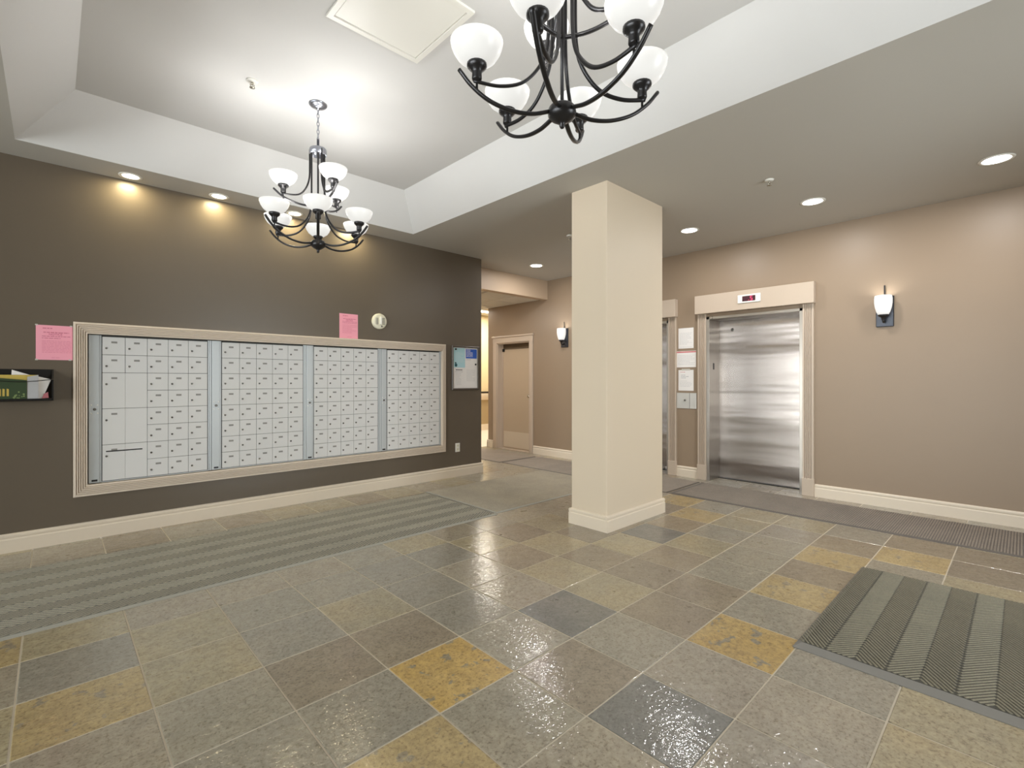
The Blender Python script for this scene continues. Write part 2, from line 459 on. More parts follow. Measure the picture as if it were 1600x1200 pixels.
# ------------------------------------------------------------------ ceiling with the tray
TX0, TX1, TY0, TY1, TI, TZ = -0.195, 3.11, -1.9, 4.985, 0.315, 3.40
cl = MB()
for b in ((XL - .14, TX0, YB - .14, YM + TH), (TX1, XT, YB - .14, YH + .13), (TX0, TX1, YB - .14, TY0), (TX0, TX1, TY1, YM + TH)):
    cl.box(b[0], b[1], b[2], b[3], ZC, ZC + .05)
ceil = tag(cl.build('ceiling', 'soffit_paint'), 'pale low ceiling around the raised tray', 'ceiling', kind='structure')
ts = MB()
lo = [(TX0, TY0), (TX1, TY0), (TX1, TY1), (TX0, TY1)]
hi = [(TX0 + TI, TY0 + TI), (TX1 - TI, TY0 + TI), (TX1 - TI, TY1 - TI), (TX0 + TI, TY1 - TI)]
for k in range(4):
    a, b, c, d = lo[k], lo[(k + 1) % 4], hi[(k + 1) % 4], hi[k]
    q = [(a[0], a[1], ZC), (b[0], b[1], ZC), (c[0], c[1], TZ), (d[0], d[1], TZ)]
    s = MB().add(q + [(x, y, z + .06) for x, y, z in q], [(0, 1, 2, 3), (7, 6, 5, 4), (0, 4, 5, 1), (2, 6, 7, 3), (1, 5, 6, 2), (3, 7, 4, 0)])
    s.build('tray_slope', 'ceiling_paint', ceil)
MB().box(TX0 + TI - .06, TX1 - TI + .06, TY0 + TI - .06, TY1 - TI + .06, TZ, TZ + .05).build('tray_top', 'ceiling_paint', ceil)
# passage ceiling: lay-in panels
pc = MB().box(2.4, 11.1, YH + .13, YD + .5, ZP + .012, ZP + .05)
pco = tag(pc.build('ceiling_passage', 'grout'), 'suspended panel ceiling over the passage', 'ceiling', kind='structure')
x = XE
for ix in range(3):
    for iy in range(3):
        x0, x1 = XE + .01 + ix * .606, XE + .596 + ix * .606
        y0, y1 = YH + .14 + iy * .606, YH + .726 + iy * .606
        MB().box(x0, min(x1, XW - .005), y0, y1, ZP, ZP + .012, .003).build('ceiling_panel', 'panel_ceiling', pco)
MB().box(2.4, 11.2, YD + .5, YF + .1, 3.02, 3.06).build('upper_ceiling', 'panel_ceiling', pco)
MB().box(2.4, 11.2, YD + .46, YD + .5, ZP, 3.06).build('ceiling_step', 'panel_ceiling', pco)

# ------------------------------------------------------------------ floor of slate tiles
CX0, CX1, CY0, CY1 = 3.488, 4.425, 2.488, 2.882
MATS = [(-1.7, 3.175, 3.555, 4.785), (3.19, 5.2, 3.6, 4.85), (5.22, 6.06, -1.6, 2.85), (5.215, 6.06, 2.88, 5.745), (5.19, 6.03, 5.775, 7.3), (2.66, 4.14, -.95, .79)]
REG = [(XL, XW, YB, YM), (XE, XW, YM, YD + .05), (XW, EXD, E1[0], E1[1]), (XW, EXD, E2[0], E2[1])]
fb = MB()
for x0, x1, y0, y1 in REG: fb.box(x0, x1, y0, y1, -.06, -.0022)
floor = tag(fb.build('floor', 'grout', at=(0, 0, 0)), 'slate tile floor in grey brown and ochre with pale grout', 'floor', kind='structure')
TYPE = {}
for k, cells in {'slate_gold': [(2, 0), (4, 3)], 'slate_ochre': [(0, -3), (-2, -4), (4, 7), (5, 8), (1, 8), (4, 5)],
                 'slate_olive': [(0, 0), (2, 3), (1, 3), (-1, -2), (-1, 3), (0, 4), (1, 5), (0, -2), (-6, 1), (-6, 2), (-6, 4), (-7, 6), (-2, -3), (2, 6)],
                 'slate_dark': [(2, 2), (4, 1), (1, 6)],
                 'slate_brown': [(1, 0), (1, -1), (3, 1), (3, 3), (4, 6), (4, 8), (0, 3), (0, 5), (3, 4), (2, 4), (-1, 4), (1, 7), (2, 5), (5, 9), (6, 9), (6, 8)],
                 'slate_grey': [(0, -1), (-1, 0), (-1, -1), (-1, -3), (3, 2), (2, -1), (1, 1), (0, 1), (3, 5), (4, 4), (2, 7), (3, 6), (3, 7), (2, 1), (3, 0)],
                 'slate_beige': [(0, 2), (1, 2), (4, 2), (5, 2), (5, 1), (-2, -2), (-2, -1), (-2, 0), (3, 8)]}.items():
    for c in cells: TYPE[c] = k
rt = random.Random(3)
def tile_type(i, j):
    r = rt.random()
    if (i, j) in TYPE: return TYPE[(i, j)]
    return 'slate_grey' if r < .42 else 'slate_beige' if r < .68 else 'slate_brown' if r < .84 else 'slate_olive' if r < .95 else 'slate_ochre'
def project(x, y, z=0.0):
    d = x * math.cos(YAW) + y * math.sin(YAW); r = x * math.sin(YAW) - y * math.cos(YAW)
    if d < .2: return None
    return 800 + FPX * r / d, HOR + FPX * (CAMH - z) / d
def seen(x, y):
    p = project(x, y)
    if p is None or not (-10 < p[0] < 1610 and p[1] < 1210): return False
    for a, b, c, d in MATS:
        if a < x < b and c < y < d: return False
    for k in range(1, 30):
        t = k / 30
        if CX0 < x * t < CX1 and CY0 < y * t < CY1: return False
        if y * t > YM and x * t < XE: return False
    return True
pieces = []
J = 0.0035
for i in range(-12, 15):
    for j in range(-19, 16):
        cx0, cx1 = GX + j * G + J, GX + (j + 1) * G - J
        cy1, cy0 = GY - i * G - J, GY - (i + 1) * G + J
        ty = tile_type(i, j)
        for a, b, c, d in REG:
            x0, x1, y0, y1 = max(cx0, a), min(cx1, b), max(cy0, c), min(cy1, d)
            if x1 - x0 < .02 or y1 - y0 < .02: continue
            n = sum(seen(x0 + (x1 - x0) * (u + .5) / 4, y0 + (y1 - y0) * (v + .5) / 4) for u in range(4) for v in range(4))
            dd = max(.3, ((x0 + x1) / 2) * math.cos(YAW) + ((y0 + y1) / 2) * math.sin(YAW))
            pieces.append((n * (x1 - x0) * (y1 - y0) / dd ** 3, x0, x1, y0, y1, ty))
pieces.sort(key=lambda t: -t[0])
tile_mesh = {}
def tile_block(m, x0, x1, y0, y1):
    c = .0025; z1, z0 = 0.0, -.006
    vs = [(x0, y0, z0), (x1, y0, z0), (x1, y1, z0), (x0, y1, z0), (x0, y0, z1 - c * .6), (x1, y0, z1 - c * .6), (x1, y1, z1 - c * .6), (x0, y1, z1 - c * .6),
          (x0 + c, y0 + c, z1), (x1 - c, y0 + c, z1), (x1 - c, y1 - c, z1), (x0 + c, y1 - c, z1)]
    fs = [(0, 1, 5, 4), (1, 2, 6, 5), (2, 3, 7, 6), (3, 0, 4, 7), (4, 5, 9, 8), (5, 6, 10, 9), (6, 7, 11, 10), (7, 4, 8, 11), (8, 9, 10, 11)]
    m.add(vs, fs)
rest = {}
for n, (sc, x0, x1, y0, y1, ty) in enumerate(pieces):
    if n < 300 and sc > 0:
        key = (round(x1 - x0, 3), round(y1 - y0, 3), ty)
        at = ((x0 + x1) / 2, (y0 + y1) / 2, 0)
        if key not in tile_mesh:
            m = MB(); tile_block(m, x0, x1, y0, y1)
            tile_mesh[key] = m.build('tile', ty, floor, at=at)
        else: share(tile_mesh[key], 'tile', at, floor)
    else: tile_block(rest.setdefault(ty, MB()), x0, x1, y0, y1)
for ty, m in rest.items(): tag(m.build('covered_tiles', ty, floor), kind='stuff')
cf = MB().box(2.6, 11.0, YD + .05, YF, -.05, .004)
tag(cf.build('floor_corridor', 'corridor_carpet'), 'pale carpet of the side corridor beyond the passage', 'floor', kind='structure')

# ------------------------------------------------------------------ baseboards
BB = [(0, 0), (.02, 0), (.02, .098), (.014, .106), (.014, .112), (.018, .118), (.018, .132), (.011, .140), (0, .144)]
def baseboard(name, segs, label, parent=None):
    m = MB()
    for A, B, out in segs: m.prof_along(BB, A, B, out)
    o = m.build(name, 'trim_paint', parent)
    if parent is None: tag(o, label, 'baseboard', kind='structure')
    return o
baseboard('baseboard_left', [((XL, YM), (XE + .02, YM), (0, -1)), ((XE, YM), (XE, YD + .1), (1, 0))], 'cream baseboard along the dark brown mailbox wall')
PW = .15
baseboard('baseboard_right', [((XW, YB), (XW, E1[0] - PW + .01), (-1, 0)), ((XW, E1[1] + PW - .01), (XW, E2[0] - PW + .01), (-1, 0)), ((XW, E2[1] + PW - .01), (XW, D0 - .1), (-1, 0)),
                              ((XW, D1 + .12), (XW, YD + .02), (-1, 0)), ((XW - .02, YD), (XT, YD), (0, 1))], 'cream baseboard along the tan elevator wall')
baseboard('baseboard_back', [((XL, YB), (XL, YM), (1, 0)), ((XL, YB), (XW, YB), (0, 1))], 'cream baseboard under the glazing')

# ------------------------------------------------------------------ square column
col = MB().box(CX0, CX1, CY0, CY1, 0, ZC + .01, .004)
column = tag(col.build('column', 'column_paint'), 'square cream painted column with cream baseboard', 'column', kind='structure')
m = MB()
m.prof_along(BB, (CX0 - .02, CY0), (CX1 + .02, CY0), (0, -1)); m.prof_along(BB, (CX0 - .02, CY1), (CX1 + .02, CY1), (0, 1))
m.prof_along(BB, (CX0, CY0), (CX0, CY1), (-1, 0)); m.prof_along(BB, (CX1, CY0), (CX1, CY1), (1, 0))
m.build('baseboard', 'trim_paint', column)

# ------------------------------------------------------------------ mailbox surround and cabinets
def mitred(m, x0, x1, z0, z1, X0, X1, Z0, Z1, prof, yb):
    """picture-frame moulding; outer X0..Z1, inner x0..z1, prof = [(t across 0 outer..1 inner, depth)]; returns four meshes"""
    out = []
    oc = [(X0, Z0), (X1, Z0), (X1, Z1), (X0, Z1)]; ic = [(x0, z0), (x1, z0), (x1, z1), (x0, z1)]
    for k in range(4):
        mm = MB(); n = len(prof); vs = []
        for q in (k, (k + 1) % 4):
            for t, d in prof:
                vs.append((oc[q][0] + (ic[q][0] - oc[q][0]) * t, yb - d, oc[q][1] + (ic[q][1] - oc[q][1]) * t))
        fs = [(i, (i + 1) % n, n + (i + 1) % n, n + i) for i in range(n)] + [tuple(range(n))[::-1], tuple(range(n, 2 * n))]
        mm.add(vs, fs); out.append(mm)
    return out
FX0, FX1, FZ0, FZ1 = .124, 3.826, .362, 1.796
IX0, IX1, IZ0, IZ1 = .212, 3.768, .452, 1.704
prof = [(0, 0), (0, .024), (.17, .026), (.2, .021)]
for k in range(4):
    t = .2 + k * .155
    prof += [(t + .004, .014), (t + .045, .014), (t + .06, .027), (t + .135, .027)]
prof += [(.825, .014), (.865, .014), (.88, .024), (1.0, .022), (1.0, 0)]
sur = thing('mailbox_surround', (1.975, YM, FZ0), 'cream fluted moulding framing the whole bank of mailboxes', 'frame')
for k, mm in enumerate(mitred(None, IX0, IX1, IZ0, IZ1, FX0, FX1, FZ0, FZ1, prof, YM)):
    mm.build('fluted_rail' if k % 2 == 0 else 'fluted_stile', 'surround_paint', sur)
# inner return of the recess
m = MB()
m.box(IX0 - .018, IX0, YM - .012, YM + .05, IZ0 - .018, IZ1 + .018); m.box(IX1, IX1 + .018, YM - .012, YM + .05, IZ0 - .018, IZ1 + .018)
m.box(IX0, IX1, YM - .012, YM + .05, IZ0 - .018, IZ0); m.box(IX0, IX1, YM - .012, YM + .05, IZ1, IZ1 + .018)
m.build('inner_return', 'surround_paint', sur)

YFACE = YM + .012
Zt, Zb = 1.688, .465
RH = (Zt - Zb) / 8
SECT = [(.220, .302, .306, 1.075, 1.106), (1.110, 1.190, 1.196, 1.966, 2.000), (2.004, 2.078, 2.083, 2.848, 2.890), (2.894, 2.966, 2.973, 3.740, 3.764)]
SLAB = ['steel mailbox cabinet with three large parcel doors and a mail slot',
        'steel mailbox cabinet of forty small doors beside the parcel cabinet',
        'steel mailbox cabinet of forty small doors below the upright pink notice',
        'steel mailbox cabinet of forty small doors beside the framed notice board']
proto = {}
def piece(key, name, maker, mat, at, parent):
    if key not in proto:
        proto[key] = maker().build(name, mat, parent, at=at); return proto[key]
    return share(proto[key], name, at, parent)
def door_mesh(x0, x1, z0, z1, groove=None):
    m = MB(); g = .0016
    if groove is None: return m.box(x0 + g, x1 - g, YFACE - .004, YFACE + .012, z0 + g, z1 - g, .0012)
    m.box(x0 + g, groove - .0008, YFACE - .004, YFACE + .012, z0 + g, z1 - g, .0012)
    m.box(groove + .0008, x1 - g, YFACE - .004, YFACE + .012, z0 + g, z1 - g, .0012)
    return m.box(x0 + .004, x1 - .004, YFACE, YFACE + .010, z0 + .004, z1 - .004)
def door(cab, x0, x1, z0, z1, cw, groove=None, slot=False):
    at = ((x0 + x1) / 2, YFACE, (z0 + z1) / 2)
    key = ('d', round(x1 - x0, 4), round(z1 - z0, 4))
    d = piece(key, 'mailbox_door' if groove is None else 'parcel_door', lambda: door_mesh(x0, x1, z0, z1, groove), 'mailbox_paint', at, cab)
    lx, lz = x0 + .028, z1 - .097
    def lk():
        m = MB(); m.disc_y(lx, YFACE - .0035, lz, [(.0085, 0), (.0085, .004), (.007, .006)], 12)
        return m.box(lx - .001, lx + .001, YFACE - .0108, YFACE - .009, lz - .004, lz + .004)
    piece('lock', 'lock', lk, 'lock_metal', (lx, YFACE - .0035, lz), d)
    px, pz = x0 + cw * .52, z1 - .046
    piece('plate', 'number_plate', lambda: MB().box(px - .020, px + .020, YFACE - .0052, YFACE - .0035, pz - .008, pz + .008), 'plate_grey', (px, YFACE - .004, pz), d)
    if slot:
        MB().box(x0 + .025, x1 - .035, YFACE - .0055, YFACE - .003, z1 - .062, z1 - .052).build('mail_slot', 'black_plastic', d)
for si, (p0, p1, b0, b1, e1) in enumerate(SECT):
    cab = thing('mailbox_cabinet', ((p0 + e1) / 2, YFACE, IZ0), SLAB[si], 'mailbox', 'mailbox cabinets in the wall recess')
    MB().box(p0 - .002, e1 + .002, YFACE + .006, YFACE + .05, IZ0 + .002, IZ1 - .002).build('back_panel', 'mailbox_gap', cab)
    # lock pilaster
    m = MB().box(p0, p1 - .014, YFACE - .008, YFACE + .008, IZ0 + .006, IZ1 - .006, .002)
    m.box(p1 - .014, p1, YFACE - .003, YFACE + .008, IZ0 + .006, IZ1 - .006, .001)
    pil = m.build('lock_panel', 'mailbox_panel_paint', cab)
    cx, cz = (p0 + p1 - .014) / 2 + .003, 1.075
    MB().disc_y(cx, YFACE - .0075, cz, [(.011, 0), (.011, .006), (.009, .008)], 14).build('keyhole', 'lock_metal', pil)
    for sx in (-1, 1):
        for sz in (-1, 1):
            key = 'screw'
            q = (cx + sx * .02, YFACE - .0075, cz + sz * .034)
            piece(key, 'screw', lambda: MB().disc_y(q[0], q[1], q[2], [(.0055, 0), (.005, .003)], 8), 'white_plastic', q, pil)
    MB().box(cx - .019, cx + .019, YFACE - .0095, YFACE - .007, IZ0 + .018, IZ0 + .034).build('badge', 'black_plastic', pil)
    # closing strip
    m = MB().box(b1 + .004, b1 + .004 + (e1 - b1 - .004) * .42, YFACE - .002, YFACE + .01, IZ0 + .006, IZ1 - .006, .001)
    m.box(b1 + .004 + (e1 - b1 - .004) * .5, e1, YFACE - .007, YFACE + .01, IZ0 + .006, IZ1 - .006, .001)
    m.build('closing_strip', 'mailbox_panel_paint', cab)
    MB().box(p1, b1 + .004, YFACE - .001, YFACE + .01, IZ0 + .003, IZ0 + .010).build('sill_strip', 'mailbox_panel_paint', cab)
    cw = (b1 - b0) / 5
    for c in range(5):
        for r in range(8):
            x0, z1 = b0 + c * cw, Zt - r * RH
            if si == 0 and c < 2 and r >= 2:
                if c == 0 and r % 2 == 0:
                    door(cab, x0, x0 + 2 * cw, z1 - 2 * RH, z1, cw, groove=x0 + cw, slot=(r == 6))
                continue
            door(cab, x0, x0 + cw, z1 - RH, z1, cw)

# ------------------------------------------------------------------ papers
def lines(x0, x1, z0, z1, rows, rnd, h=.0028, y=YM - .0016, gap=.0):
    m = MB()
    for k in range(rows):
        z = z1 - (z1 - z0) * (k + .5) / rows
        xx = x0; end = x1 - (x1 - x0) * rnd.choice((0, 0, 0, .05, .35))
        while xx < end - .004:
            w = min(rnd.uniform(.008, .03), end - xx)
            m.quad((xx, y, z - h / 2), (xx + w, y, z - h / 2), (xx + w, y, z + h / 2), (xx, y, z + h / 2)); xx += w + .004
    return m
def pink_notice(x0, x1, z0, z1, label):
    n = thing('notice', ((x0 + x1) / 2, YM, z0), label, 'notice', 'pink notices taped to the mailbox wall')
    MB().box(x0, x1, YM - .0014, YM - .0006, z0, z1).build('sheet', 'pink_paper', n)
    r = random.Random(int(x0 * 100)); w, h = x1 - x0, z1 - z0
    lines(x0 + w * .18, x0 + w * .46, z1 - h * .10, z1 - h * .075, 1, r, .005).build('heading', 'pink_ink', n)
    lines(x0 + w * .2, x1 - w * .1, z1 - h * .225, z1 - h * .185, 1, r, .0045).build('heading', 'pink_ink', n)
    text_mesh('title', 'NOTICE', .022, 'pink_ink', n, (x0 + w * .53, YM - .0018, z1 - h * .26), (PI / 2, 0, 0))
    lines(x0 + w * .16, x1 - w * .06, z1 - h * .40, z1 - h * .29, 2, r, .0038).build('heading', 'pink_ink', n)
    lines(x0 + w * .16, x1 - w * .04, z0 + h * .2, z1 - h * .43, 9, r, .003).build('printed_text', 'pale_pink_ink', n)
    lines(x0 + w * .42, x0 + w * .66, z0 + h * .05, z0 + h * .08, 1, r, .003).build('printed_text', 'pale_pink_ink', n)
    return n
n1 = pink_notice(-.094, .121, 1.481, 1.757, 'pink notice sheet taped beside the frame above the leaflet holder')
for x, z in ((-.09, 1.757), (.112, 1.757), (-.09, 1.482), (.105, 1.482)):
    MB().box(x - .008, x + .008, YM - .0018, YM - .0002, z - .005, z + .006).build('tape', 'tape', n1)
pink_notice(2.367, 2.589, 1.799, 2.081, 'upright pink notice sheet standing on top of the mailbox frame')

# round alarm
al = thing('alarm_strobe', (2.855, YM, 1.93), 'round cream alarm with a vertical strobe bar beside the upright pink notice', 'alarm')
MB().disc_y(2.855, YM, 2.026, [(.094, 0), (.094, .022), (.088, .032), (.07, .036)], 36).build('housing', 'cream_plastic', al)
MB().box(2.846, 2.874, YM - .058, YM - .034, 1.985, 2.078, .006).build('strobe_lens', 'white_plastic', al)
g = MB()
for k in range(5): g.box(2.884, 2.918, YM - .039, YM - .035, 1.99 + k * .017, 1.997 + k * .017)
g.build('horn_grille', 'grey_plastic', al)
g = MB()
for k in range(3): g.box(2.80 + k * .012, 2.805 + k * .012, YM - .0385, YM - .035, 1.985, 2.065)
g.build('printed_mark', 'plate_grey', al)
MB().disc_y(2.877, YM - .035, 1.966, [(.012, 0), (.010, .004)], 12).build('mounting_cap', 'grey_plastic', al)

# framed notice board
BX0, BX1, BZ0, BZ1 = 3.932, 4.402, 1.184, 1.790
nb = thing('notice_board', ((BX0 + BX1) / 2, YM, BZ0), 'framed notice board with aqua and white posters near the wall end', 'notice board')
for k, mm in enumerate(mitred(None, BX0 + .024, BX1 - .024, BZ0 + .024, BZ1 - .024, BX0, BX1, BZ0, BZ1, [(0, 0), (0, .016), (.3, .024), (.8, .022), (1, .012), (1, 0)], YM)):
    mm.build('frame_rail' if k % 2 == 0 else 'frame_stile', 'board_frame', nb)
MB().box(BX0 + .02, BX1 - .02, YM - .008, YM, BZ0 + .02, BZ1 - .02).build('backing', 'white_paper', nb)
def sheet(name, x0, x1, z0, z1, mat, y=YM - .0095): return MB().box(x0, x1, y, y + .001, z0, z1).build(name, mat, nb)
mx = 4.165
s1 = sheet('poster', BX0 + .034, mx - .006, 1.492, BZ1 - .03, 'aqua_paper')
s2 = sheet('poster', mx + .004, BX1 - .03, 1.492, BZ1 - .03, 'white_paper')
s3 = sheet('poster', BX0 + .034, mx - .008, 1.222, 1.485, 'white_paper')
s4 = sheet('poster', mx, BX1 - .03, 1.222, 1.485, 'white_paper')
sb = MB().box(mx + .008, BX1 - .034, YM - .0105, YM - .0095, 1.622, 1.752).build('blue_heading', 'blue_print', s2)
r_ = random.Random(5)
lines(mx + .018, mx + .13, 1.64, 1.748, 6, r_, .007, YM - .0108).build('heading_text', 'white_paper', s2)
lines(mx + .012, mx + .10, 1.59, 1.615, 2, r_, .004, YM - .0098).build('printed_text', 'grey_ink', s2)
lines(BX0 + .07, mx - .05, 1.45, 1.47, 1, r_, .012, YM - .0098).build('heading_text', 'dark_ink', s3)
lines(BX0 + .06, mx - .04, 1.425, 1.443, 1, r_, .007, YM - .0098).build('heading_text', 'grey_ink', s3)
lines(BX0 + .07, mx - .07, 1.25, 1.42, 10, r_, .003, YM - .0098).build('printed_text', 'grey_ink', s3)
lines(mx + .02, BX1 - .06, 1.30, 1.47, 9, r_, .003, YM - .0098).build('printed_text', 'grey_ink', s4)
lines(BX0 + .06, mx - .03, 1.56, 1.70, 7, r_, .003, YM - .0098).build('printed_text', 'white_paper', s1)
for px, pz in ((BX0 + .068, 1.742), (BX1 - .055, 1.54)):
    MB().disc_y(px, YM - .0095, pz, [(.013, 0), (.012, .008), (.008, .01)], 14).build('magnet', 'black_plastic', nb)
m = MB(); m.disc_y(BX0 + .072, YM - .0095, 1.525, [(.022, 0), (.022, .0008)], 14); m.disc_y(BX0 + .066, YM - .0095, 1.555, [(.013, 0), (.013, .0008)], 12)
m.build('printed_figure', 'teal_ink', s1)

# light switch-like outlet plate
ou = thing('outlet', (4.036, YM, .336), 'white rectangular outlet plate low on the dark wall', 'outlet')
MB().box(3.998, 4.074, YM - .006, YM, .336, .456, .002).build('cover_plate', 'white_plastic', ou)
for z in (.372, .420):
    s = MB().box(4.020, 4.052, YM - .0085, YM - .005, z - .017, z + .017, .003).build('socket', 'cream_plastic', ou)
    MB().box(4.028, 4.031, YM - .0092, YM - .008, z - .004, z + .008).box(4.041, 4.044, YM - .0092, YM - .008, z - .004, z + .008).build('slot', 'black_plastic', s)

# leaflet holder with leaflets
HX0, HX1, HZ0, HZ1 = -.372, .008, 1.158, 1.405
h = thing('leaflet_holder', ((HX0 + HX1) / 2, YM, HZ0), 'black wall holder filled with leaflets and envelopes', 'holder')
MB().box(HX0, HX1, YM - .006, YM, HZ0, HZ1, .002).build('back', 'black_plastic', h)
MB().box(HX0, HX1, YM - .085, YM, HZ0, HZ0 + .018, .004).build('bottom', 'black_plastic', h)
for x0 in (HX0, HX1 - .010):
    m = MB().add([(x0, YM, HZ0), (x0, YM - .085, HZ0), (x0, YM - .085, HZ1 - .09), (x0, YM, HZ1), (x0 + .010, YM, HZ0), (x0 + .010, YM - .085, HZ0), (x0 + .010, YM - .085, HZ1 - .09), (x0 + .010, YM, HZ1)],
             [(0, 1, 2, 3), (7, 6, 5, 4), (0, 4, 5, 1), (1, 5, 6, 2), (2, 6, 7, 3), (3, 7, 4, 0)])
    m.build('side', 'black_plastic', h)
pts = [(HX0 + (HX1 - HX0) * k / 16, YM - .084, HZ1 - .078 - .02 * math.sin(PI * k / 16)) for k in range(17)]
MB().tube(pts, .003, 6).build('front_wire', 'black_plastic', h)
def leaf(name, quadpts, y, mat, label, cat):
    """a leaflet: quad in x,z with thickness, slightly leaning"""
    vs = [(x, y + (z - HZ0) * .10, z) for x, z in quadpts] + [(x, y + .0012 + (z - HZ0) * .10, z) for x, z in quadpts]
    m = MB().add(vs, [(0, 1, 2, 3), (7, 6, 5, 4), (0, 4, 5, 1), (1, 5, 6, 2), (2, 6, 7, 3), (3, 7, 4, 0)])
    return tag(m.build(name, mat), label, cat, 'leaflets in the black wall holder')
Z0 = HZ0 + .0185
leaf('envelope', [(-.235, Z0 + .02), (-.05, Z0), (-.10, HZ1 - .055), (-.225, HZ1 - .006)], YM - .042, 'white_paper', 'white envelope leaning tilted in the black leaflet holder', 'envelope')
leaf('envelope', [(-.15, Z0), (-.055, Z0), (-.006, HZ1 - .080), (-.10, HZ1 - .05)], YM - .052, 'white_paper', 'white envelope with slanted edge at the end of the holder', 'envelope')
leaf('leaflet', [(-.36, Z0), (-.08, Z0), (-.08, HZ1 - .045), (-.36, HZ1 - .045)], YM - .062, 'yellow_print', 'yellow printed leaflet behind the dark green leaflet', 'leaflet')
gl = thing('leaflet', (-.25, YM - .073, Z0), 'dark green leaflet with yellow letters in the wall holder', 'leaflet', 'leaflets in the black wall holder')
def lq(q, y):
    return [(x, y + (z - HZ0) * .10, z) for x, z in q]
MB().add(lq([(-.36, Z0), (-.142, Z0), (-.142, HZ1 - .085), (-.36, HZ1 - .062)], YM - .073) + lq([(-.36, Z0), (-.142, Z0), (-.142, HZ1 - .085), (-.36, HZ1 - .062)], YM - .0718),
         [(0, 1, 2, 3), (7, 6, 5, 4), (0, 4, 5, 1), (1, 5, 6, 2), (2, 6, 7, 3), (3, 7, 4, 0)]).build('sheet', 'green_print', gl)
for x0 in (-.292, -.272, -.250):
    MB().add(lq([(x0, Z0 + .022), (x0 + .012, Z0 + .022), (x0 + .012, Z0 + .075), (x0, Z0 + .078)], YM - .0736) , [(0, 1, 2, 3)]).build('letter', 'yellow_print', gl)
rr = random.Random(9)
m = MB()
for k in range(16):
    x, z = -.15 - rr.random() * .07, Z0 + .006 + rr.random() * .05; s = .002 + rr.random() * .004
    m.add(lq([(x - s, z - s), (x + s, z - s), (x + s, z + s), (x - s, z + s)], YM - .0736), [(0, 1, 2, 3)])
m.build('printed_fleck', 'olive_print', gl)
leaf('leaflet', [(-.140, Z0), (-.078, Z0), (-.078, HZ1 - .045), (-.140, HZ1 - .060)], YM - .0705, 'grey_ink', 'silver grey folded leaflet next to the green leaflet', 'leaflet')
leaf('leaflet', [(-.058, Z0), (-.020, Z0 + .004), (-.024, Z0 + .05), (-.048, Z0 + .035)], YM - .066, 'red_print', 'small pinkish red leaflet scrap at the holder end', 'leaflet')

# ------------------------------------------------------------------ elevators
def fluted(m, y0, y1, z0, z1, xb, d=.028, n=4):
    """fluted pilaster on the wall x = xb, projecting towards -x"""
    prof = [(y0, 0), (y0, d)]
    w = y1 - y0; m0 = w * .14; fw = (w - 2 * m0) / n
    for k in range(n):
        a = y0 + m0 + k * fw
        prof += [(a + fw * .18, d), (a + fw * .26, d - .014), (a + fw * .74, d - .014), (a + fw * .82, d)]
    prof += [(y1, d), (y1, 0)]
    k = len(prof); vs = [(xb - q, y, z) for z in (z0, z1) for y, q in prof]
    m.add(vs, [(i, (i + 1) % k, k + (i + 1) % k, k + i) for i in range(k)] + [tuple(range(k))[::-1], tuple(range(k, 2 * k))])
def elevator(y0, y1, label, digit):
    e = thing('elevator', (XW, (y0 + y1) / 2, 0), label, 'elevator', 'elevators in the tan wall')
    # pilasters with plinths
    for a, b in ((y0 - PW + .016, y0 - .022), (y1 + .022, y1 + PW - .016)):
        m = MB(); fluted(m, a, b, .20, 2.19, XW, .03); m.build('pilaster', 'casing_paint', e)
        MB().box(XW - .04, XW, a - .006, b + .006, 0, .20, .003).build('plinth', 'casing_paint', e)
    hd = MB().box(XW - .085, XW, y0 - PW, y1 + PW, 2.19, 2.43, .003).build('header_box', 'casing_paint', e)
    # steel frame: face and reveals
    for s, yy in ((1, y0), (-1, y1)):
        m = MB().box(XW - .012, EXD, yy - (.024 if s > 0 else -.024), yy + (.014 if s > 0 else -.014), 0.0005, 2.15, .001)
        j = m.build('jamb', 'jamb_steel', e)
        if s < 0: MB().box(XW + .10, XW + .14, yy - .0165, yy - .0135, 1.46, 1.545).build('floor_indicator', 'black_plastic', j)
    MB().box(XW - .012, EXD, y0 - .024, y1 + .024, 2.118, 2.15, .001).build('jamb_head', 'jamb_steel', e)
    d = MB().box(EXD - .03, EXD + .01, y0 + .10, y1 + .01, .010, 2.14, .001).build('door_panel', 'brushed_steel', e)
    MB().box(EXD - .045, EXD + .01, y0 + .005, y0 + .097, .010, 2.14, .001).build('door_panel', 'brushed_steel', e)
    MB().disc_x(EXD - .03, y1 - .19, 1.99, [(.020, 0), (.018, .004)], 16).disc_x(EXD - .034, y1 - .19, 1.99, [(.006, 0), (.005, .003)], 10).build('key_port', 'lock_metal', d)
    MB().box(EXD - .06, EXD + .01, y0 + .015, y1 - .015, -.002, .006).build('sill', 'mailbox_gap', e)
    # position display
    c = y0 + .545
    dp = MB().box(XW - .097, XW - .0845, c - .135, c + .135, 2.268, 2.372, .004).build('display_plate', 'white_plastic', hd)
    MB().box(XW - .0985, XW - .0965, c - .077, c + .077, 2.288, 2.352).build('display_window', 'display_glass', hd)
    if digit:
        m = MB(); x = XW - .0995; cy = c - .03; s = .013
        def seg(ya, yb, za, zb): m.box(x, x + .001, cy + ya, cy + yb, 2.32 + za, 2.32 + zb)
        seg(-s, s, .020, .025); seg(-s, s, -.0025, .0025); seg(-s, s, -.025, -.020)
        seg(s - .005, s, 0, .022); seg(-s, -s + .005, -.022, 0)
        m.box(x, x + .001, cy + .028, cy + .034, 2.297, 2.303)
        m.build('digit', 'red_led', hd)
    return e
el = elevator(E1[0], E1[1], 'stainless steel elevator door under a cream header with lit red floor display', True)
